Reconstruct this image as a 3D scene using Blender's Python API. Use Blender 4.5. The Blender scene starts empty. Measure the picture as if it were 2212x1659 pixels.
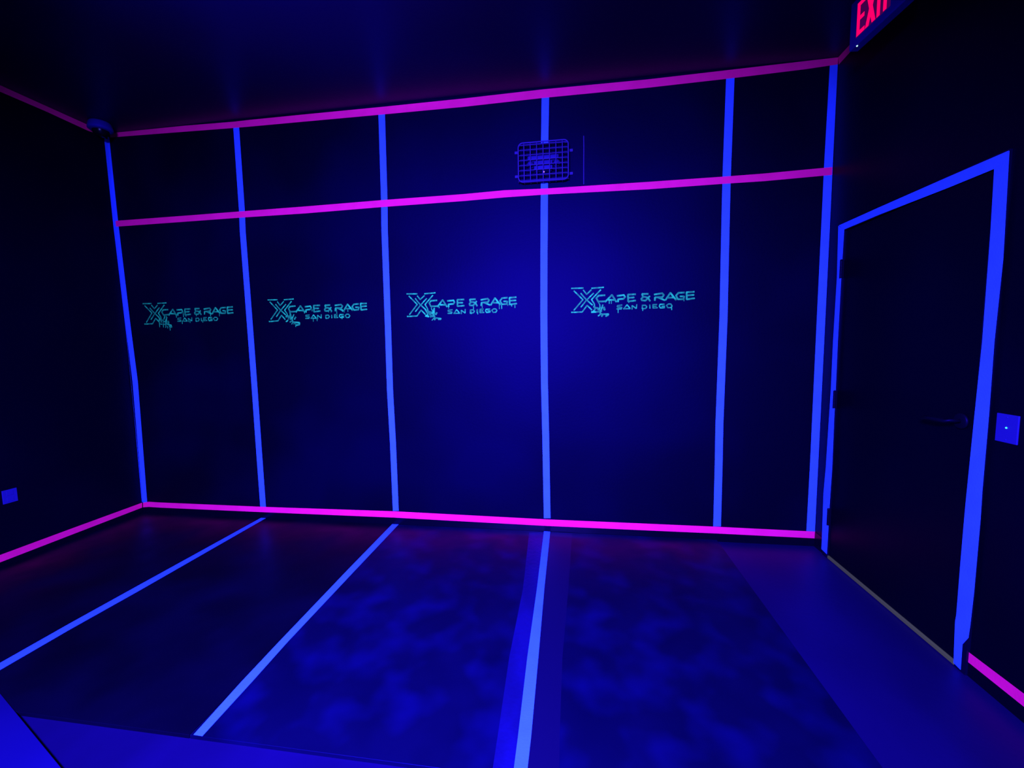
import bpy, bmesh, math, random
from mathutils import Vector, Euler

scene = bpy.context.scene
COL = scene.collection
random.seed(4)

# ------------------------------------------------------------------ camera
W, H, DEPTH = 5.2, 3.076, 4.7          # room: back wall y = 0, left wall x = 0, floor z = 0
cam_data = bpy.data.cameras.new('camera')
cam_data.sensor_fit = 'HORIZONTAL'
cam_data.sensor_width = 36.0
cam_data.lens = 922.37 / 2212 * 36.0
cam_data.clip_start = 0.02
cam = bpy.data.objects.new('camera', cam_data)
COL.objects.link(cam)
cam.location = (3.618, -3.012, 1.370)
cam.rotation_euler = Euler((1.4812, 0.0162, 0.1456), 'XYZ')
scene.camera = cam

# ------------------------------------------------------------------ world, light, exposure
world = bpy.data.worlds.new('world')
scene.world = world
world.use_nodes = True
world.node_tree.nodes['Background'].inputs[0].default_value = (0.05, 0.03, 1, 1)
world.node_tree.nodes['Background'].inputs[1].default_value = 0.0
scene.view_settings.view_transform = 'Standard'
scene.view_settings.look = 'None'
scene.view_settings.gamma = 1.0
scene.view_settings.use_curve_mapping = False
scene.view_settings.exposure = 0.0

VIOLET = (0.10, 0.085, 1.0)


def area(name, loc, target, sx, sy, power, spread=180, color=VIOLET):
    l = bpy.data.lights.new(name, 'AREA')
    l.shape = 'RECTANGLE'
    l.size, l.size_y = sx, sy
    l.energy = power
    l.color = color
    l.spread = math.radians(spread)
    o = bpy.data.objects.new(name, l)
    COL.objects.link(o)
    o.location = loc
    o.rotation_euler = (Vector(target) - Vector(loc)).to_track_quat('-Z', 'Y').to_euler()
    return o


# ultraviolet flood just behind and above the photographer, tilted down at the far wall
LP = Vector((3.14, -3.73, 2.165))
area('blacklight_flood', LP, LP + Vector((-.10, 1, -.76)), 0.55, 0.34, 1180, 124)
# weaker unseen fill light, added to brighten the ceiling over the left half of the room
area('ceiling_fill', (2.2, -3.3, 2.0), (2.3, -2.1, 3.4), 0.7, 0.06, 330, 66)

# measured tape edges, sign strokes and fittings, in metres on their own planes
DATA = {'v1':[[0.001,3.0514,0.0155,3.0476],[0.001,3.0237,0.0158,3.0198],[0.001,2.37,0.0235,2.3673],[0.001,2.3303,0.0254,2.3277],[0.001,1.5886,0.0459,1.5875],[0.0148,1.1233,0.0649,1.1231],[0.001,0.1061,0.0444,0.1081],[0.001,0.098,0.0442,0.1]],'v1fold':[[0.0,3.0312,-0.0236,3.0312],[0.0,3.0096,-0.0256,3.0096],[0.0,2.6772,-0.0229,2.6772],[0.0,2.3632,-0.0202,2.3632],[0.0,2.1094,-0.014,2.1094],[0.0,1.5884,-0.0027,1.5884],[0.0,1.3515,-0.001,1.3515],[0.0,1.1222,-0.001,1.1222],[0.0,0.8329,-0.001,0.8329],[0.0,0.1086,-0.006,0.1086]],'v2':[[1.1012,3.0295,1.149,3.0254],[1.1011,3.0196,1.149,3.0155],[1.0996,2.4239,1.1478,2.421],[1.0941,2.2704,1.1425,2.2678],[1.0987,1.5633,1.1475,1.5622],[1.1007,1.1192,1.1498,1.119],[1.1004,0.6195,1.1498,0.6204],[1.1014,0.1217,1.1511,0.1236],[1.1014,0.1024,1.1511,0.1044]],'v3':[[2.2486,3.0268,2.2969,3.0224],[2.2484,3.0113,2.2967,3.0069],[2.2414,2.4357,2.2894,2.4327],[2.2344,2.2092,2.2823,2.2067],[2.2297,1.5373,2.2773,1.5362],[2.2247,1.0524,2.272,1.0523],[2.2306,0.6398,2.2778,0.6406],[2.2307,0.1205,2.2775,0.1225]],'v4a':[[3.4038,3.0303,3.4531,3.0255],[3.4034,3.0128,3.4526,3.0081],[3.3965,2.7267,3.4448,2.7228]],'v4b':[[3.3924,2.4776,3.4411,2.4742],[3.392,2.4321,3.4406,2.4288],[3.3847,1.9922,3.4333,1.9899],[3.3801,1.575,3.4286,1.5737],[3.3797,1.1173,3.4281,1.1171],[3.3857,0.6942,3.434,0.695],[3.3906,0.1131,3.4387,0.1152]],'v5':[[4.5629,3.0343,4.6121,3.0292],[4.5627,3.0178,4.612,3.0129],[4.5572,2.4308,4.6066,2.4273],[4.5576,2.2385,4.607,2.2354],[4.5619,1.5442,4.6114,1.5429],[4.5547,0.818,4.6042,0.8185],[4.557,0.5534,4.6065,0.5546],[4.5579,0.1071,4.6074,0.1094]],'v6':[[5.1554,3.0559,5.199,3.051],[5.1498,2.4383,5.1983,2.4347],[5.1503,2.2216,5.199,2.2185],[5.1497,1.476,5.199,1.4748],[5.1502,0.568,5.199,0.5692],[5.1472,0.1029,5.199,0.1022]],'ptop':[[0.0298,3.075,0.025,3.0433],[0.6966,3.0729,0.6925,3.0297],[1.1086,3.065,1.1049,3.021],[1.2429,3.0662,1.2392,3.0192],[1.6905,3.0648,1.6874,3.0156],[2.2767,3.0615,2.2744,3.0105],[2.8642,3.0612,2.8628,3.0071],[3.4162,3.067,3.4157,3.013],[4.0892,3.0616,4.0898,3.0109],[4.5846,3.0676,4.586,3.0169],[5.018,3.0732,5.02,3.0263],[5.199,3.075,5.199,3.0351]],'pmid':[[0.001,2.4109,0.001,2.3659],[0.633,2.4138,0.6286,2.3688],[1.1252,2.4173,1.1215,2.3715],[1.6488,2.4207,1.6456,2.371],[2.2652,2.4278,2.263,2.3796],[2.847,2.4298,2.8457,2.383],[3.1423,2.4366,3.1414,2.3889],[3.4163,2.429,3.416,2.3895],[4.0967,2.4257,4.0973,2.3787],[4.5689,2.4257,4.5701,2.3814],[4.8031,2.4274,4.8047,2.3808],[5.1969,2.4376,5.1964,2.3908]],'pbot':[[0.0086,0.1001,0.0042,0.0597],[0.0638,0.1103,0.0591,0.0659],[0.1713,0.1084,0.1667,0.0642],[1.1366,0.1092,1.1333,0.0649],[2.2371,0.1187,2.235,0.069],[3.4082,0.1068,3.4077,0.058],[4.0606,0.1073,4.0611,0.0583],[4.5845,0.1068,4.5857,0.059],[5.199,0.1025,5.199,0.0561]],'pleftc':[[-0.7593,3.0723,-0.7627,3.0358],[-0.6318,3.075,-0.6356,3.0341],[-0.3889,3.075,-0.3935,3.0373],[-0.1315,3.075,-0.1372,3.031],[-0.001,3.075,-0.001,3.0485]],'pleftb':[[-1.0385,0.0961,-1.0427,0.0515],[-0.9114,0.099,-0.9158,0.0522],[-0.5333,0.101,-0.5375,0.0561],[-0.0078,0.1014,-0.0116,0.0606]],'prightc':[[-0.001,3.075,-0.0095,3.0282],[-0.1277,3.075,-0.1605,3.0318],[-0.2846,3.0713,-0.3243,3.0301]],'prightb':[[-1.1032,0.0996,-1.1047,0.0579],[-1.3499,0.1057,-1.354,0.0596],[-1.4226,0.1062,-1.4268,0.0592]],'dfar':[[-0.1101,2.0553,-0.1693,2.0184],[-0.1228,1.7471,-0.1646,1.7894],[-0.1163,1.3568,-0.1632,1.3566],[-0.1191,1.071,-0.1676,1.0618],[-0.1145,0.8961,-0.1669,0.9049],[-0.1075,0.5689,-0.1726,0.5878],[-0.0965,0.3993,-0.1662,0.3496],[-0.1043,0.0957,-0.1657,0.1244],[-0.1046,0.0308,-0.164,0.0265]],'dnear':[[-1.0835,2.0104,-1.1369,2.0479],[-1.0896,1.774,-1.1479,1.6592],[-1.0924,1.3558,-1.1409,1.3555],[-1.0852,1.0593,-1.144,1.0692],[-1.0782,0.7197,-1.1431,0.777],[-1.0773,0.6339,-1.1455,0.6623],[-1.0764,0.4501,-1.1443,0.3606],[-1.0768,0.2228,-1.1403,0.2214],[-1.0739,0.1923,-1.1372,0.1638],[-1.0757,0.1464,-1.1139,0.1189],[-1.0819,0.0127,-1.115,0.0081]],'dhead':[[-0.1146,2.0568,-0.1671,2.019],[-0.4625,2.0563,-0.4658,2.018],[-0.8812,2.0531,-0.8852,2.0072],[-1.1358,2.0499,-1.0875,2.0055]],'f2':[[1.1028,-0.002,1.1448,-0.002],[1.1014,-0.983,1.1598,-1.033],[1.1024,-1.3306,1.157,-1.3698],[1.1107,-1.5986,1.1657,-1.6324],[1.1099,-1.686,1.1659,-1.7185]],'f3':[[2.2222,-0.002,2.2727,-0.002],[2.2344,-0.6853,2.2827,-0.6905],[2.2524,-1.3296,2.2934,-1.3213],[2.2612,-1.5623,2.3051,-1.5518],[2.2773,-1.798,2.3134,-1.7988]],'f4':[[3.3903,-0.002,3.436,-0.0048],[3.404,-0.7383,3.4451,-0.7334],[3.4087,-1.2768,3.4567,-1.2708],[3.418,-1.6553,3.4636,-1.6494],[3.42,-1.7929,3.4635,-1.7871]],'wide':[[3.2848,-0.032,3.395,-0.0198],[3.3266,-0.7466,3.409,-0.7368],[3.3304,-1.2859,3.4146,-1.2754],[3.3476,-1.664,3.4228,-1.6542],[3.353,-1.8012,3.4257,-1.7917]],'dark':[[3.435,-0.0154,3.5947,-0.0133],[3.4425,-0.7329,3.5785,-0.7167],[3.4526,-1.2706,3.5604,-1.2571],[3.4595,-1.6494,3.5616,-1.6361],[3.4606,-1.7871,3.565,-1.7733]],'emblem':[[[0.0018,-0.0033],[0.0791,-0.0046]],[[0.138,-0.0067],[0.2161,-0.0028]],[[0.0178,-0.0198],[0.079,-0.0816],[0.0193,-0.1504]],[[-0.0002,-0.1664],[0.0755,-0.1651],[0.1078,-0.1225],[0.1367,-0.1522]],[[0.0814,-0.0181],[0.103,-0.0477],[0.1342,-0.02]],[[0.0646,-0.0392],[0.1006,-0.0813],[0.1414,-0.1186]],[[0.151,-0.0397],[0.1006,-0.0885],[0.0658,-0.1309]],[[0.1986,-0.0198],[0.1381,-0.0834],[0.1558,-0.1118],[0.1582,-0.1312]]],'splat':[[[0.1821,-0.0982],[0.1907,-0.1177],[0.1879,-0.1368]],[[0.2083,-0.1158],[0.1989,-0.1468],[0.2013,-0.1757]],[[0.1448,-0.1269],[0.163,-0.1482],[0.1559,-0.16]],[[0.1439,-0.1669],[0.1631,-0.165]],[[0.163,-0.1313],[0.187,-0.1464],[0.1774,-0.1558]],[[0.2251,-0.1427],[0.218,-0.1569]],[[0.1702,-0.1701],[0.1918,-0.1682]],[[0.2037,-0.1758],[0.1894,-0.1971]],[[0.2061,-0.1783],[0.249,-0.1866],[0.2467,-0.1962],[0.23,-0.1958]],[[0.2109,-0.1832],[0.2062,-0.1951]],[[0.1487,-0.1405],[0.1726,-0.1364]],[[0.1822,-0.1559],[0.2013,-0.1613]]],'letters':[[[0.2272,-0.0566],[0.1844,-0.0576],[0.1701,-0.0739],[0.1821,-0.0973],[0.2273,-0.0972]],[[0.2297,-0.1021],[0.2722,-0.0557],[0.3007,-0.1019]],[[0.251,-0.0884],[0.2912,-0.0911]],[[0.3076,-0.063],[0.3522,-0.0607],[0.3593,-0.0742],[0.35,-0.0858],[0.3148,-0.0871],[0.3149,-0.1023]],[[0.4292,-0.0575],[0.3803,-0.0578],[0.3806,-0.1034],[0.4273,-0.0996]],[[0.3804,-0.0792],[0.4178,-0.0785]],[[0.5125,-0.0565],[0.4733,-0.0571],[0.4758,-0.0732],[0.5105,-0.0824],[0.5223,-0.1016]],[[0.4827,-0.0768],[0.468,-0.0881],[0.4714,-0.0991],[0.4969,-0.1008],[0.5197,-0.0756]],[[0.5517,-0.0625],[0.602,-0.0572],[0.6122,-0.0683],[0.6024,-0.0806],[0.5566,-0.0824],[0.5545,-0.1003]],[[0.5773,-0.0845],[0.6164,-0.1013]],[[0.6232,-0.1015],[0.6544,-0.0543],[0.6892,-0.0998]],[[0.6413,-0.0866],[0.6708,-0.0875]],[[0.7426,-0.0549],[0.7043,-0.0559],[0.691,-0.0742],[0.7028,-0.0979],[0.7389,-0.099],[0.7408,-0.0804],[0.7183,-0.0797]],[[0.8054,-0.0533],[0.7583,-0.054],[0.7592,-0.1011],[0.8041,-0.0974]],[[0.7588,-0.0754],[0.8014,-0.0745]]],'place':[[[0.3409,-0.1269],[0.3103,-0.1284],[0.3104,-0.1375],[0.3387,-0.1412],[0.3364,-0.1516],[0.3081,-0.1518]],[[0.3528,-0.1521],[0.3738,-0.1265],[0.395,-0.1523],[0.3528,-0.1521]],[[0.4068,-0.1574],[0.4066,-0.1313],[0.4347,-0.152],[0.4368,-0.1274]],[[0.4732,-0.1332],[0.4949,-0.1315],[0.5043,-0.1412],[0.4952,-0.1528],[0.4734,-0.1555],[0.4732,-0.1332]],[[0.5226,-0.13],[0.5229,-0.1522]],[[0.5687,-0.129],[0.5434,-0.1292],[0.5437,-0.1528],[0.5704,-0.1517]],[[0.5435,-0.1405],[0.5642,-0.1406]],[[0.6168,-0.1295],[0.5884,-0.1296],[0.584,-0.1417],[0.5906,-0.1532],[0.6172,-0.1521],[0.617,-0.1422],[0.6024,-0.1417]],[[0.6307,-0.1379],[0.6419,-0.1288],[0.6588,-0.1293],[0.6672,-0.1413],[0.6583,-0.1523],[0.6387,-0.1527],[0.6307,-0.1379]]],'drips':[[[[0.2994,-0.096],[0.2996,-0.1203]],[[0.3638,-0.0778],[0.3641,-0.1182]],[[0.3869,-0.1027],[0.387,-0.1149]],[[0.4804,-0.0976],[0.4805,-0.1137]],[[0.6065,-0.0856],[0.6069,-0.1175]],[[0.6849,-0.104],[0.6851,-0.1199]],[[0.1387,-0.1319],[0.1387,-0.1935]],[[0.1739,-0.1534],[0.174,-0.1944]],[[0.2325,-0.1959],[0.2326,-0.2205]],[[0.3482,-0.1502],[0.3484,-0.1705]],[[0.4194,-0.1482],[0.4195,-0.1643]],[[0.5331,-0.1474],[0.5333,-0.1635]],[[0.2089,-0.1095],[0.2091,-0.1748]]],[[[0.3014,-0.096],[0.3014,-0.1106]],[[0.3647,-0.0835],[0.3648,-0.0968]],[[0.4993,-0.0919],[0.4995,-0.1083]],[[0.5193,-0.0925],[0.5195,-0.109]],[[0.5635,-0.0776],[0.5644,-0.1432]],[[0.61,-0.0913],[0.6103,-0.1077]],[[0.6233,-0.0938],[0.6235,-0.1122]],[[0.6538,-0.0846],[0.6542,-0.109]],[[0.6934,-0.094],[0.6935,-0.0988]],[[0.7607,-0.088],[0.761,-0.1002]],[[0.3697,-0.1458],[0.3699,-0.1748]],[[0.4013,-0.1467],[0.4015,-0.1716]],[[0.6041,-0.1402],[0.6044,-0.1607]],[[0.2218,-0.1834],[0.2218,-0.2106]]],[[[0.2431,-0.1013],[0.2432,-0.1101]],[[0.3136,-0.0934],[0.3137,-0.1154]],[[0.4971,-0.0912],[0.4976,-0.1349]],[[0.5606,-0.0853],[0.5612,-0.1328]],[[0.6841,-0.0971],[0.6847,-0.1286]],[[0.7011,-0.1016],[0.7016,-0.1291]],[[0.7453,-0.099],[0.7454,-0.1077]],[[0.7726,-0.0999],[0.7728,-0.1136]],[[0.7955,-0.0967],[0.7961,-0.1241]],[[0.4817,-0.1424],[0.4819,-0.1583]],[[0.5268,-0.1278],[0.5272,-0.1616]],[[0.2077,-0.1102],[0.2078,-0.1546]]],[[[0.2558,-0.0933],[0.2559,-0.1125]],[[0.27,-0.0938],[0.2701,-0.1129]],[[0.3853,-0.1045],[0.3853,-0.1102]],[[0.3151,-0.1453],[0.3153,-0.1764]],[[0.4766,-0.1547],[0.4768,-0.1665]],[[0.6636,-0.1459],[0.664,-0.167]],[[0.7412,-0.1014],[0.7414,-0.1108]],[[0.6892,-0.0998],[0.6893,-0.1054]]]],'tls':[[0.1793,0.0,1.758],[1.2888,0.0,1.7525],[2.4059,0.0,1.7606],[3.5946,0.0,1.7585]],'cage':[[3.2506,-0.09,2.7056],[3.584,-0.09,2.6978],[3.5784,-0.09,2.4291],[3.2428,-0.09,2.4346]],'tabs':[[3.231,-0.01,2.6788],[3.5981,-0.01,2.6675],[3.5944,-0.01,2.5077],[3.2253,-0.01,2.516]],'dev':[[3.3022,-0.06,2.6165],[3.5198,-0.06,2.6143],[3.5192,-0.06,2.5206],[3.3102,-0.06,2.5211],[3.3507,-0.06,2.5359],[3.4644,-0.06,2.5335],[3.4122,-0.06,2.5225]]}


# ------------------------------------------------------------------ helpers
def tag(o, label, cat, group=None, kind=None):
    o['label'] = label
    o['category'] = cat
    if group:
        o['group'] = group
    if kind:
        o['kind'] = kind
    return o


def link_mesh(name, bm, m, parent=None, smooth=False):
    me = bpy.data.meshes.new(name)
    bmesh.ops.recalc_face_normals(bm, faces=bm.faces)
    bm.to_mesh(me)
    bm.free()
    if smooth:
        for p in me.polygons:
            p.use_smooth = True
    me.materials.append(m)
    o = bpy.data.objects.new(name, me)
    COL.objects.link(o)
    if parent:
        o.parent = parent
    return o


def empty(name, loc):
    o = bpy.data.objects.new(name, None)
    o.empty_display_size = 0.05
    o.location = loc
    COL.objects.link(o)
    return o


def box(bm, a, b, bevel=0.0, off=(0, 0, 0)):
    lo = [min(a[i], b[i]) - off[i] for i in range(3)]
    hi = [max(a[i], b[i]) - off[i] for i in range(3)]
    vs = [bm.verts.new((x, y, z)) for x in (lo[0], hi[0]) for y in (lo[1], hi[1]) for z in (lo[2], hi[2])]
    idx = [(0, 1, 3, 2), (4, 6, 7, 5), (0, 4, 5, 1), (2, 3, 7, 6), (0, 2, 6, 4), (1, 5, 7, 3)]
    fs = [bm.faces.new([vs[i] for i in q]) for q in idx]
    if bevel > 0:
        es = list({e for f in fs for e in f.edges})
        bmesh.ops.bevel(bm, geom=es, offset=bevel, segments=3, affect='EDGES', profile=0.5)
    return bm


def new_box(a, b, bevel=0.0, off=(0, 0, 0)):
    return box(bmesh.new(), a, b, bevel, off)


def rod(bm, pts, r, n=8, closed=False):
    """tube through the points"""
    P = [Vector(p) for p in pts]
    N = len(P)
    rings = []
    for i, p in enumerate(P):
        if closed:
            d = (P[(i + 1) % N] - P[i - 1]).normalized()
        else:
            d = (P[min(i + 1, N - 1)] - P[max(i - 1, 0)]).normalized()
        ref = Vector((0, 1, 0)) if abs(d.y) < 0.9 else Vector((0, 0, 1))
        u = d.cross(ref).normalized()
        v = d.cross(u).normalized()
        rings.append([bm.verts.new(p + r * (math.cos(t) * u + math.sin(t) * v))
                      for t in [2 * math.pi * k / n for k in range(n)]])
    for i in range(N if closed else N - 1):
        a, b = rings[i], rings[(i + 1) % N]
        for k in range(n):
            bm.faces.new((a[k], a[(k + 1) % n], b[(k + 1) % n], b[k]))
    if not closed:
        bm.faces.new(rings[0])
        bm.faces.new(list(reversed(rings[-1])))
    return bm


def lathe(bm, prof, c, axis, n=32):
    """prof = [(radius, distance along axis)]"""
    ax = Vector(axis).normalized()
    ref = Vector((0, 0, 1)) if abs(ax.z) < 0.9 else Vector((1, 0, 0))
    u = ax.cross(ref).normalized()
    v = ax.cross(u)
    c = Vector(c)
    rings = []
    for r, h in prof:
        if r < 1e-6:
            rings.append([bm.verts.new(c + ax * h)])
        else:
            rings.append([bm.verts.new(c + ax * h + r * (math.cos(t) * u + math.sin(t) * v))
                          for t in [2 * math.pi * k / n for k in range(n)]])
    for a, b in zip(rings, rings[1:]):
        for k in range(n):
            k2 = (k + 1) % n
            if len(a) == 1 and len(b) > 1:
                bm.faces.new((a[0], b[k], b[k2]))
            elif len(b) == 1 and len(a) > 1:
                bm.faces.new((a[k], b[0], a[k2]))
            elif len(a) > 1:
                bm.faces.new((a[k], b[k], b[k2], a[k2]))
    return bm


# ------------------------------------------------------------------ materials
def material(name, base, rough=0.5, spec=0.5, tint=None, noise=None, bump=None, emit=None, coat=0.0, rough_noise=None):
    """noise = (scale, second colour, low, high, detail); bump = (scale, strength); rough_noise = (scale, a, b)"""
    m = bpy.data.materials.new(name)
    m.use_nodes = True
    nt = m.node_tree
    b = nt.nodes['Principled BSDF']
    b.inputs['Base Color'].default_value = (*base, 1)
    b.inputs['Roughness'].default_value = rough
    b.inputs['Specular IOR Level'].default_value = spec
    if tint:
        b.inputs['Specular Tint'].default_value = (*tint, 1)
    b.inputs['Coat Weight'].default_value = coat
    tc = nt.nodes.new('ShaderNodeTexCoord')

    def noise_node(scale, detail=3.0, stretch=None):
        n = nt.nodes.new('ShaderNodeTexNoise')
        n.inputs['Scale'].default_value = scale
        n.inputs['Detail'].default_value = detail
        if stretch:
            mp = nt.nodes.new('ShaderNodeMapping')
            mp.inputs['Scale'].default_value = stretch
            nt.links.new(tc.outputs['Object'], mp.inputs['Vector'])
            nt.links.new(mp.outputs['Vector'], n.inputs['Vector'])
        else:
            nt.links.new(tc.outputs['Object'], n.inputs['Vector'])
        return n
    if noise:
        n = noise_node(noise[0], noise[4], noise[5] if len(noise) > 5 else None)
        r = nt.nodes.new('ShaderNodeValToRGB')
        r.color_ramp.elements[0].position = noise[2]
        r.color_ramp.elements[1].position = noise[3]
        r.color_ramp.elements[0].color = (*base, 1)
        r.color_ramp.elements[1].color = (*noise[1], 1)
        nt.links.new(n.outputs['Fac'], r.inputs['Fac'])
        nt.links.new(r.outputs['Color'], b.inputs['Base Color'])
    if rough_noise:
        n = noise_node(rough_noise[0], 2.0)
        mr = nt.nodes.new('ShaderNodeMapRange')
        mr.inputs['From Min'].default_value = 0.35
        mr.inputs['From Max'].default_value = 0.65
        mr.inputs['To Min'].default_value = rough_noise[1]
        mr.inputs['To Max'].default_value = rough_noise[2]
        nt.links.new(n.outputs['Fac'], mr.inputs['Value'])
        nt.links.new(mr.outputs['Result'], b.inputs['Roughness'])
    if bump:
        n = noise_node(bump[0], 4.0)
        bp = nt.nodes.new('ShaderNodeBump')
        bp.inputs['Strength'].default_value = bump[1]
        bp.inputs['Distance'].default_value = 0.01
        nt.links.new(n.outputs['Fac'], bp.inputs['Height'])
        nt.links.new(bp.outputs['Normal'], b.inputs['Normal'])
    if emit:
        b.inputs['Emission Color'].default_value = (*emit[0], 1)
        b.inputs['Emission Strength'].default_value = emit[1]
    return m


BT = (0.12, 0.05, 1.0)
M = {}
M['wall'] = material('black_satin_paint', (.0002, .0002, .0014), .56, .13, BT,
                     noise=(1.1, (.0003, .0002, .0048), .42, .66, 2.0), bump=(60, .05))
M['side_wall'] = material('black_side_wall_paint', (.0002, .0002, .0022), .45, .12, BT,
                        noise=(1.1, (.0003, .0002, .0034), .42, .62, 2.0), bump=(60, .05))
M['ceiling'] = material('black_ceiling_paint', (.0004, .0003, .011), .42, .35, BT,
                        noise=(.8, (.0005, .0003, .016), .4, .65, 2.0), bump=(50, .05))
M['floor'] = material('dark_bare_floor', (.0026, .0008, .021), .45, .35, (.3, .1, 1),
                      noise=(2.2, (.0036, .0010, .029), .35, .65, 3.0, (1, .5, 1)), bump=(30, .05))
M['mat'] = material('scuffed_rubber_mat', (.0006, .0004, .0085), .48, .28, (.12, .08, 1),
                    noise=(5.2, (.0012, .0008, .025), .46, .80, 1.8), bump=(14, .10), rough_noise=(3.0, .38, .6))
M['mat_clean'] = material('clean_rubber_mat', (.0005, .0003, .0026), .46, .24, (.14, .08, 1),
                          noise=(2.6, (.0006, .0004, .0046), .45, .75, 1.5), bump=(14, .08), rough_noise=(3.0, .38, .55))
M['mat_plain'] = material('smooth_rubber_strip', (.0012, .0006, .013), .5, .45, (.35, .15, 1))
M['dull_tape'] = material('dull_grey_joint_tape', (.0022, .0016, .032), .5, .4, (.2, .1, 1),
                          noise=(6.0, (.003, .002, .046), .4, .6, 3.0, (1, .4, 1)), bump=(40, .2))
M['base'] = material('black_vinyl_base', (.0003, .0003, .003), .26, .22, (.5, .3, 1))
M['blue'] = material('blue_fluorescent_tape', (.033, .105, .55), .7, .1,
                     noise=(9.0, (.030, .095, .50), .4, .7, 3.0), bump=(120, .08))
M['pink'] = material('pink_fluorescent_tape', (.95, .006, .13), .7, .1,
                     noise=(8.0, (.86, .005, .115), .4, .7, 3.0), bump=(120, .08))
M['paint'] = material('green_fluorescent_paint', (.006, .22, .034), .6, .1,
                      noise=(26.0, (.012, .62, .080), .42, .66, 3.0))
M['white'] = material('white_plastic', (.014, .010, .125), .6, .3, (.2, .1, 1))
M['cover'] = material('dulled_white_plastic', (.012, .008, .075), .6, .3, (.2, .1, 1))
M['guard'] = material('white_coated_wire', (.026, .013, .090), .6, .3, (.2, .1, 1))
M['black'] = material('black_plastic', (.001, .001, .003), .3, .15)
M['frame'] = material('black_painted_frame', (.0006, .0006, .006), .4, .5, BT)
M['door'] = material('black_painted_door', (.0002, .0002, .0016), .45, .14, BT,
                     noise=(1.5, (.0002, .0002, .0024), .4, .65, 2.0))
M['metal'] = material('dark_bronze_metal', (.001, .0006, .004), .5, .12, (.2, .1, 1))
M['light_leak'] = material('grey_light_leak', (.10, .12, .016), .6, .2)  # white light leaking under the door, put into the strip's colour
M['pale'] = material('pale_board', (.003, .0016, .042), .5, .4, (.2, .1, 1),
                     noise=(1.5, (.004, .002, .050), .4, .65, 2.0))
M['red_letters'] = material('red_lit_letters', (.3, .0, .01), .5, .2, emit=((1.0, .0, .12), 1.15))
M['lit_face'] = material('red_lit_face', (.01, .005, .05), .5, .2, emit=((.05, .0, .03), 1.0))
M['red_led'] = material('red_led', (.3, 0, .05), .3, .5, emit=((1.0, .25, .45), 3.0))
M['cyan_led'] = material('cyan_led', (.0, .3, .3), .3, .5, emit=((.05, 1.0, .9), 2.5))
M['white_led'] = material('white_test_led', (.3, .3, .3), .3, .5, emit=((.6, 1.0, .95), 1.0))


def struct(name, bm, m, label, cat):
    return tag(link_mesh(name, bm, m), label, cat, kind='structure')


# ------------------------------------------------------------------ the room
T = .12
struct('floor', new_box((-T, T, -.1), (W + T, -DEPTH - T, 0)), M['floor'],
       'bare dark floor showing as a strip beside and in front of the mats', 'floor')
struct('ceiling', new_box((-T, T, H), (W + T, -DEPTH - T, H + .1)), M['ceiling'],
       'flat black ceiling over the whole blacklit room', 'ceiling')
struct('wall_back', new_box((-T, 0, 0), (W + T, T, H)), M['wall'],
       'black far wall carrying the grid of tape and four stencilled signs', 'wall')
struct('wall_left', new_box((-T, 0, 0), (0, -DEPTH, H)), M['side_wall'],
       'black wall at the left with only one small outlet', 'wall')
struct('wall_front', new_box((-T, -DEPTH - T, 0), (W + T, -DEPTH, H)), M['side_wall'],
       'black wall behind the viewpoint', 'wall')
DY0, DY1, DZ = -.115, -1.135, 2.056      # outside of the door frame
bm = bmesh.new()
box(bm, (W, 0, 0), (W + T, DY0 - .008, H))
box(bm, (W, DY1 + .008, 0), (W + T, -DEPTH, H))
box(bm, (W, DY0 - .008, DZ - .008), (W + T, DY1 + .008, H))
struct('wall_right', bm, M['side_wall'], 'black wall at the right around the outlined door', 'wall')
struct('baseboard_back', new_box((0, 0, 0), (W, -.003, .1)), M['base'],
       'glossy black baseboard under the pink tape of the far wall', 'baseboard')
struct('baseboard_left', new_box((0, -.003, 0), (.003, -DEPTH, .1)), M['base'],
       'glossy black baseboard along the left wall', 'baseboard')
bm = bmesh.new()
box(bm, (W - .003, -.003, 0), (W, DY0, .1))
box(bm, (W - .003, DY1, 0), (W, -DEPTH, .1))
struct('baseboard_right', bm, M['base'], 'glossy black baseboard along the right wall, broken by the door', 'baseboard')

# the door with its frame, hinges, lever and the painted light leak at its foot
door = tag(empty('door_1', (W, (DY0 + DY1) / 2, 0)),
           'black door in the right wall, its frame outlined in blue tape', 'door', kind='structure')
OFF = (W, (DY0 + DY1) / 2, 0)
FX = W - .0115
bm = bmesh.new()
box(bm, (FX, DY0, 0), (W + T, DY0 - .052, DZ), off=OFF)
box(bm, (FX, DY1, 0), (W + T, DY1 + .050, DZ), off=OFF)
box(bm, (FX, DY0 - .052, DZ - .042), (W + T, DY1 + .050, DZ), off=OFF)
link_mesh('door_frame', bm, M['frame'], door)
link_mesh('door_panel', new_box((W - .004, DY0 - .055, .022), (W + .041, DY1 + .053, DZ - .047), .0015, OFF), M['door'], door)
link_mesh('door_light_leak', new_box((W - .012, DY0 - .056, .004), (W + .02, DY1 + .054, .021), .001, OFF), M['light_leak'],
          door)['label'] = 'thin grey strip painted as light leaking under the door'
for z in (1.79, 1.01, .27):
    bm = bmesh.new()
    c = (FX - .006 - OFF[0], DY0 - .055 - OFF[1], z)
    for k in range(5):
        lathe(bm, [(0, -.05 + k * .02), (.0075, -.05 + k * .02), (.0075, -.031 + k * .02), (0, -.031 + k * .02)], c, (0, 0, 1), 14)
    lathe(bm, [(0, .05), (.0085, .05), (.006, .056), (0, .058)], c, (0, 0, 1), 14)
    box(bm, (c[0], c[1] - .006, z - .05), (c[0] + .012, c[1], z + .05))
    link_mesh('hinge', bm, M['metal'], door)
bm = bmesh.new()
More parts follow.
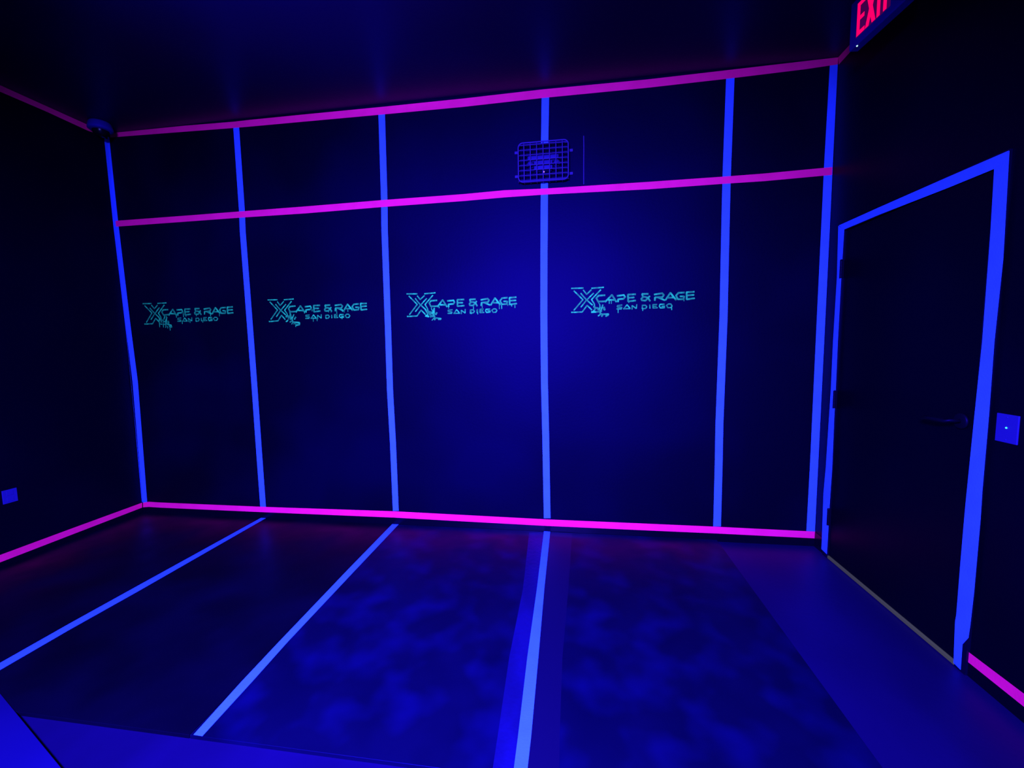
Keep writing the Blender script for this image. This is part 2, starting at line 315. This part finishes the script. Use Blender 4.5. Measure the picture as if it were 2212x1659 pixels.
lc = (W - .004 - OFF[0], -1.022 - OFF[1], 1.03)
lathe(bm, [(0, 0), (.033, 0), (.033, .006), (.028, .010), (0, .010)], lc, (-1, 0, 0), 28)
hd = link_mesh('handle_rose', bm, M['metal'], door, True)
bm = bmesh.new()
rod(bm, [(lc[0], lc[1], lc[2]), (lc[0] - .045, lc[1], lc[2]), (lc[0] - .056, lc[1] + .012, lc[2]),
         (lc[0] - .058, lc[1] + .05, lc[2] - .002), (lc[0] - .056, lc[1] + .12, lc[2] - .004)], .0085, 12)
link_mesh('door_lever', bm, M['metal'], door, True)


# ------------------------------------------------------------------ tape
def refine(rows, step=.12):
    out = []
    for a, b in zip(rows, rows[1:]):
        n = max(1, int(max(abs(b[0] - a[0]), abs(b[1] - a[1])) / step))
        for i in range(n):
            t = i / n
            out.append([a[j] + (b[j] - a[j]) * t for j in range(4)])
    out.append(list(rows[-1]))
    return out


def tape(key, ax, level, thick, mat, name, label, group=None, cat='tape', rows=None, fold=None):
    """flat adhesive tape lying on the plane `ax` = level, sticking out by `thick` (signed)"""
    rows = refine(rows or DATA[key])
    cx = sum(r[0] + r[2] for r in rows) / (2 * len(rows))
    cy = sum(r[1] + r[3] for r in rows) / (2 * len(rows))

    def v3(a, b, h):
        p = [a, b]
        p.insert(ax, h)
        return p
    org = v3(cx, cy, level)
    bm = bmesh.new()
    ring = []
    for r in rows:
        q = []
        for (a, b, h) in ((r[0], r[1], level), (r[2], r[3], level), (r[2], r[3], level + thick), (r[0], r[1], level + thick)):
            p = v3(a, b, h)
            q.append(bm.verts.new([p[i] - org[i] for i in range(3)]))
        ring.append(q)
    for a, b in zip(ring, ring[1:]):
        for k in range(4):
            bm.faces.new((a[k], a[(k + 1) % 4], b[(k + 1) % 4], b[k]))
    bm.faces.new(ring[0])
    bm.faces.new(list(reversed(ring[-1])))
    if fold:                                  # the half of a corner tape that lies on the left wall
        prev = None
        for _, z0, y1, z1 in refine(fold):
            q = [bm.verts.new([p[i] - org[i] for i in range(3)]) for p in
                 ((.0001, 0, z0), (.0001, y1, z1), (.0007, y1, z1), (.0007, -.0006, z0))]
            if prev:
                for k in range(4):
                    bm.faces.new((prev[k], prev[(k + 1) % 4], q[(k + 1) % 4], q[k]))
            prev = q
    o = link_mesh(name, bm, mat)
    o.location = org
    return tag(o, label, cat, group)


GV = 'blue vertical tape strips on the far wall'
V = lambda k, lab: tape(k, 1, 0, -.0006, M['blue'], 'blue_tape_strip', lab, GV)
tape('v1', 1, 0, -.0006, M['blue'], 'blue_tape_strip', 'blue tape running down the left corner of the far wall', GV,
     fold=DATA['v1fold'])
V('v2', 'blue vertical wall tape between the leftmost and second stencilled signs')
V('v3', 'blue vertical wall tape between the second and third stencilled signs')
V('v4a', 'short blue tape piece from the ceiling line down to the wire guard')
V('v4b', 'brightest blue vertical wall tape, running from under the wire guard to the baseboard')
V('v5', 'blue vertical wall tape just right of the rightmost stencilled sign')
V('v6', 'blue tape running down the right corner of the far wall')
GP = 'pink horizontal tape strips'
tape('ptop', 1, 0, -.0010, M['pink'], 'pink_tape_strip', 'purple-pink tape along the top of the far wall under the ceiling', GP)
tape('pmid', 1, 0, -.0014, M['pink'], 'pink_tape_strip', 'pink tape crossing the far wall just below the wire guard', GP)
tape('pbot', 1, -.003, -.0012, M['pink'], 'pink_tape_strip', 'bright pink tape along the foot of the far wall', GP)
tape('pleftc', 0, 0, .0008, M['pink'], 'pink_tape_strip', 'purple-pink tape along the top of the left wall', GP,
     rows=[[-DEPTH + .01, 3.074, -DEPTH + .01, 3.036]] + DATA['pleftc'])
tape('pleftb', 0, .003, .0008, M['pink'], 'pink_tape_strip', 'pink tape along the foot of the left wall', GP,
     rows=[[-DEPTH + .01, .100, -DEPTH + .01, .055]] + DATA['pleftb'])
tape('prightc', 0, W, -.0008, M['pink'], 'pink_tape_strip', 'dim pink tape at the top of the right wall running behind the exit sign', GP,
     rows=DATA['prightc'] + [[-DEPTH + .01, 3.074, -DEPTH + .01, 3.03]])
tape('prightb', 0, W - .003, -.0008, M['pink'], 'pink_tape_strip', 'pink tape at the foot of the right wall starting at the door frame', GP,
     rows=DATA['prightb'] + [[-DEPTH + .01, .108, -DEPTH + .01, .058]])
GD = 'blue tape outlining the door'
tape('dfar', 0, FX, -.0008, M['blue'], 'blue_tape_strip', 'thin blue tape on the hinge side of the door frame', GD)
tape('dnear', 0, FX, -.0008, M['blue'], 'blue_tape_strip', 'wide blue tape on the door frame side beside the switch plate', GD)
tape('dhead', 0, FX, -.0012, M['blue'], 'blue_tape_strip', 'blue tape across the top of the door frame', GD)

# ------------------------------------------------------------------ mats and floor strips
MZ = .015
edges = [0.006, 1.112, 2.262, 3.436, 4.583]
names = ['black floor mat in the left corner, along the left wall', 'black floor mat between the two slanting blue floor tapes',
         'mottled black floor mat left of the bright centre floor tape', 'mottled black floor mat right of the centre floor tape, beside the bare strip']
for i in range(4):
    a, b = edges[i], edges[i + 1]
    bm = new_box((a + .0015, -.005, 0), (b - .0015, -1.80, MZ), .0012, (a, -.9, 0))
    o = link_mesh('floor_mat', bm, M['mat_clean'] if i < 2 else M['mat'])
    o.location = (a, -.9, 0)
    tag(o, names[i], 'mat', 'black floor mats laid side by side')
tape('wide', 2, MZ, .0005, M['dull_tape'], 'joint_tape', 'wide dull blue strip along the left side of the centre floor tape')
tape('dark', 2, MZ, .0005, M['mat_plain'], 'joint_strip', 'smooth dark strip along the right side of the centre floor tape', cat='strip')
GF = 'blue tape strips on the floor mats'
tape('f2', 2, MZ, .001, M['blue'], 'blue_tape_strip', 'thin blue floor tape slanting off the left edge of the photo', GF,
     rows=DATA['f2'][:-1] + [[1.088, -1.795, 1.136, -1.795]])
tape('f3', 2, MZ, .001, M['blue'], 'blue_tape_strip', 'blue floor tape ending at the front edge of the mats, left of centre', GF)
tape('f4', 2, MZ, .0011, M['blue'], 'blue_tape_strip', 'brightest blue floor tape running toward the viewer at centre', GF)

# pale board lying in the lower left corner, on the floor in front of the mats
ang = math.atan2(-.222, .604)
bm = new_box((0, 0, 0), (1.3, -.8, .004), .001)
o = link_mesh('floor_board', bm, M['pale'])
o.rotation_euler = (0, 0, ang)
o.location = (1.34 - .05 * math.cos(ang) - .22, -1.7395 - .05 * math.sin(ang) + .081, .0155)
BOARD = o
tag(o, 'pale blue-lit board corner in the lower left corner of the photo', 'board')


# ------------------------------------------------------------------ stencilled signs
def strokes(name, lines, w, parent, caps=True):
    bm = bmesh.new()
    for li, ln in enumerate(lines):
        y = -.0005 - .00002 * (li % 20)
        P = [Vector((x, 0, z)) for x, z in ln]
        ww = w[li] if isinstance(w, list) else w
        for j, (a, b) in enumerate(zip(P, P[1:])):
            d = (b - a)
            if d.length < 1e-5:
                continue
            d.normalize()
            n = Vector((-d.z, 0, d.x)) * ww * .5
            e = d * ww * .18
            vs = []
            for yy in (y, 0):
                for q in (a + n - e, b + n + e, b - n + e, a - n - e):
                    vs.append(bm.verts.new((q.x, yy - .000004 * j, q.z)))
            bm.faces.new(vs[:4])
            for k in range(4):
                bm.faces.new((vs[k], vs[k + 4], vs[(k + 1) % 4 + 4], vs[(k + 1) % 4]))
        if caps:
            for q in P[-1:]:
                c = [bm.verts.new((q.x + ww * .55 * math.cos(t), y - .0003, q.z + ww * .55 * math.sin(t)))
                     for t in [2 * math.pi * k / 10 for k in range(10)]]
                bm.faces.new(c)
    return link_mesh(name, bm, M['paint'], parent)


where = ['leftmost and dimmest cyan stencilled wall sign, in the first panel',
         'second cyan stencilled wall sign from the left, drip below its place name',
         'third cyan stencilled wall sign, long drips under its last letters',
         'rightmost, largest and brightest cyan stencilled wall sign']
for i, (tl, lab) in enumerate(zip(DATA['tls'], where)):
    e = tag(empty('stencilled_sign', (tl[0], 0, tl[2])), lab, 'sign', 'stencilled signs on the far wall')
    rnd = random.Random(10 + i)
    j = lambda ls, s: [[(x + rnd.uniform(-s, s), z + rnd.uniform(-s, s)) for x, z in l] for l in ls]
    strokes('emblem', j(DATA['emblem'], .0012), .0090, e)
    for part in ((0,), (1, 2), (3,), (4, 5), (6, 7), (8, 9), (10, 11), (12,), (13, 14)):
        strokes('ampersand' if part[0] == 6 else 'letter', j([DATA['letters'][k] for k in part], .0012), .0112, e)
    for part in ((0,), (1,), (2,), (3,), (4,), (5, 6), (7,), (8,)):
        strokes('small_letter', j([DATA['place'][k] for k in part], .001), .0080, e)
    strokes('paint_splatter', j(DATA['splat'], .007), [rnd.uniform(.006, .014) for _ in DATA['splat']], e)
    for d in DATA['drips'][i]:
        strokes('paint_drip', [d], .0058, e)

# ------------------------------------------------------------------ wire guard and the emergency light in it
g = tag(empty('wire_guard', (3.414, 0, 2.43)), 'rounded wire guard cage on the far wall above the pink tape', 'guard')
gx0, gx1, gz0, gz1, gy = 3.243, 3.583, 2.459, 2.717, -.052
ox, oz = 3.414, 2.43


def rrect(x0, x1, z0, z1, y, r, n=6):
    pts = []
    for cx, cz, a0 in ((x1 - r, z1 - r, 0), (x0 + r, z1 - r, 90), (x0 + r, z0 + r, 180), (x1 - r, z0 + r, 270)):
        for k in range(n + 1):
            a = math.radians(a0 + 90 * k / n)
            pts.append((cx + r * math.cos(a) - ox, y, cz + r * math.sin(a) - oz))
    return pts


bm = bmesh.new()
rod(bm, rrect(gx0 + .004, gx1 - .004, gz0 + .004, gz1 - .004, gy, .03), .0045, 8, True)
rod(bm, rrect(gx0 + .001, gx1 - .001, gz0 + .012, gz1 - .001, -.012, .03), .0045, 8, True)
link_mesh('guard_rim', bm, M['guard'], g, True)
for k in range(1, 8):
    x = gx0 + (gx1 - gx0) * k / 8 - ox
    bm = rod(bmesh.new(), [(x, -.012, gz1 - .003 - oz), (x, gy * .8, gz1 - .003 - oz), (x, gy - .003, gz1 - .012 - oz),
                           (x, gy - .003, gz0 + .012 - oz), (x, gy * .8, gz0 + .003 - oz), (x, -.012, gz0 + .003 - oz)], .0033, 6)
    link_mesh('guard_wire', bm, M['guard'], g, True)
for k in range(8):
    z = gz1 - .018 - (gz1 - gz0 - .03) * k / 7 - oz
    bm = rod(bmesh.new(), [(gx0 + .003 - ox, -.012, z), (gx0 + .003 - ox, gy * .8, z), (gx0 + .014 - ox, gy, z),
                           (gx1 - .014 - ox, gy, z), (gx1 - .003 - ox, gy * .8, z), (gx1 - .003 - ox, -.012, z)], .0033, 6)
    link_mesh('guard_wire', bm, M['guard'], g, True)
for x, z in ((gx0 - .012, 2.672), (gx1 + .012, 2.660), (gx1 + .012, 2.512), (gx0 - .012, 2.516)):
    bm = new_box((x - .014 - ox, 0, z - .009 - oz), (x + .014 - ox, -.014, z + .009 - oz), .003)
    lathe(bm, [(0, 0), (.006, 0), (.005, .003), (0, .004)], (x - ox, -.014, z - oz), (0, -1, 0), 12)
    link_mesh('mounting_tab', bm, M['guard'], g)

e = tag(empty('emergency_light', (3.413, 0, 2.530)), 'pale emergency light with a red indicator inside the wire guard', 'light')
link_mesh('housing', new_box((-.066, 0, .004), (.062, -.034, .088), .010), M['cover'], e, True)
link_mesh('lamp_bar', new_box((-.108, 0, .066), (.104, -.040, .108), .012), M['cover'], e, True)
for s_ in (-1, 1):
    bm = bmesh.new()
    lathe(bm, [(0, 0), (.017, .0), (.023, .012), (.024, .026), (.022, .028), (.020, .025), (0, .023)],
          (s_ * .083, -.017, .066), (s_ * .35, -.25, -1), 24)
    link_mesh('lamp_head', bm, M['cover'], e, True)
link_mesh('indicator_bezel', new_box((-.007, 0, -.014), (.009, -.034, .006), .002), M['cover'], e)
bm = lathe(bmesh.new(), [(0, 0), (.0048, 0), (.0045, .003), (0, .0045)], (.001, -.034, -.004), (0, -1, 0), 14)
link_mesh('indicator_lamp', bm, M['red_led'], e)['label'] = 'small glowing red indicator'

# thin cable on the wall right of the guard
bm = rod(bmesh.new(), [(0, 0, 0), (0, 0, .12), (.001, 0, .24), (0, .0, .31)], .0035, 8)
o = link_mesh('wall_cable', bm, M['guard'])
o.location = (3.680, -.0037, 2.437)
tag(o, 'thin dim vertical cable on the wall just right of the wire guard', 'cable')

# ------------------------------------------------------------------ dome camera at the ceiling corner
c = tag(empty('dome_camera', (.12, -.145, H)), 'small rounded ceiling camera hiding the left corner where the pink tapes meet', 'camera')
bm = lathe(bmesh.new(), [(0, 0), (.060, 0), (.066, -.008), (.074, -.040), (.074, -.052), (.066, -.058), (.052, -.060), (0, -.060)], (0, 0, 0), (0, 0, 1), 40)
link_mesh('camera_base', bm, M['white'], c, True)
bm = lathe(bmesh.new(), [(.050, -.058)] + [(.050 * math.cos(math.radians(a)), -.058 - .046 * math.sin(math.radians(a)))
                                            for a in (15, 30, 45, 60, 75)] + [(0, -.104)], (0, 0, 0), (0, 0, 1), 40)
link_mesh('camera_dome', bm, M['black'], c, True)

# ------------------------------------------------------------------ exit sign
SX = 4.99
s = tag(empty('exit_sign', (SX + .016, -.68, H)), 'red lit exit sign hanging under the ceiling at the top right', 'exit sign')
s.rotation_euler = (0, 0, math.radians(5.5))
yL, yR, zB, zT = -.492, -.842, 2.815, 3.038
sy = -.68
bm = new_box((0, yL - sy, zB - H), (.045, yR - sy, zT - H), .005)
link_mesh('sign_housing', bm, M['white'], s)
bm = new_box((.008, .07, zT - H - .002), (.037, -.07, -.001), .004)
link_mesh('ceiling_canopy', bm, M['white'], s)


def letter_quads(ch, x0, w, h, t):
    """strokes of a letter as quads in (along, up)"""
    q = []
    if ch == 'E':
        q = [[(0, 0), (t, 0), (t, h), (0, h)], [(t, 0), (w, 0), (w, t), (t, t)], [(t, h - t), (w, h - t), (w, h), (t, h)],
             [(t, h / 2 - t / 2), (w * .9, h / 2 - t / 2), (w * .9, h / 2 + t / 2), (t, h / 2 + t / 2)]]
    elif ch == 'X':
        k = t * 1.15
        q = [[(0, 0), (k, 0), (w, h), (w - k, h)], [(w - k, 0), (w, 0), (k, h), (0, h)]]
    elif ch == 'I':
        q = [[(0, 0), (t, 0), (t, h), (0, h)]]
    elif ch == 'T':
        q = [[(w / 2 - t / 2, 0), (w / 2 + t / 2, 0), (w / 2 + t / 2, h - t), (w / 2 - t / 2, h - t)],
             [(0, h - t), (w, h - t), (w, h), (0, h)]]
    return [[(x0 + a, b) for a, b in p] for p in q]


lz = 2.8535
link_mesh('lit_face', new_box((-.0008, -.538 - sy, lz - .004 - H), (.001, -.742 - sy, lz + .156 - H)), M['lit_face'],
          s)['label'] = 'dim purple face glowing around the red letters'
pos = 0.0
for ch, w, gap in (('E', .052, .003), ('X', .063, .006), ('I', .019, .003), ('T', .050, 0)):
    bm = bmesh.new()
    for k, quad in enumerate(letter_quads(ch, pos, w, .152, .019)):
        dx = -.0012 - .00005 * k
        f = [bm.verts.new((dx, -.541 - a - sy, lz + b - H)) for a, b in quad]
        r = [bm.verts.new((.0005, -.541 - a - sy, lz + b - H)) for a, b in quad]
        bm.faces.new(f)
        for i in range(4):
            bm.faces.new((f[i], r[i], r[(i + 1) % 4], f[(i + 1) % 4]))
    link_mesh('letter', bm, M['red_letters'], s)
    pos += w + gap
bm = lathe(bmesh.new(), [(0, 0), (.004, 0), (.003, .004), (0, .005)], (.006, -.540 - sy, zB - H), (0, 0, -1), 12)
link_mesh('test_indicator', bm, M['white_led'], s)['label'] = 'tiny white indicator under the sign'

# ------------------------------------------------------------------ switch plate and outlet
s = tag(empty('switch_plate', (W, -1.208, 1.035)), 'blue-lit switch plate with a cyan dot right of the door', 'switch')
bm = new_box((-.006, .041, -.053), (0, -.041, .053), .002)
link_mesh('plate', bm, M['white'], s)
bm = lathe(bmesh.new(), [(0, 0), (.0032, 0), (.0028, .002), (0, .003)], (-.006, 0, .003), (-1, 0, 0), 14)
link_mesh('indicator', bm, M['cyan_led'], s)['label'] = 'glowing cyan dot'
for z in (-.042, .042):
    bm = lathe(bmesh.new(), [(0, 0), (.003, 0), (.0025, .001), (0, .0012)], (-.006, 0, z), (-1, 0, 0), 12)
    link_mesh('screw', bm, M['white'], s)

s = tag(empty('wall_outlet', (0, -.83, .455)), 'small pale outlet plate low on the left wall', 'outlet')
link_mesh('plate', new_box((0, .037, -.044), (.006, -.037, .044), .002), M['white'], s)
for z in (-.02, .02):
    bm = new_box((.0055, .017, z - .014), (.0075, -.017, z + .014), .001)
    link_mesh('socket', bm, M['white'], s)
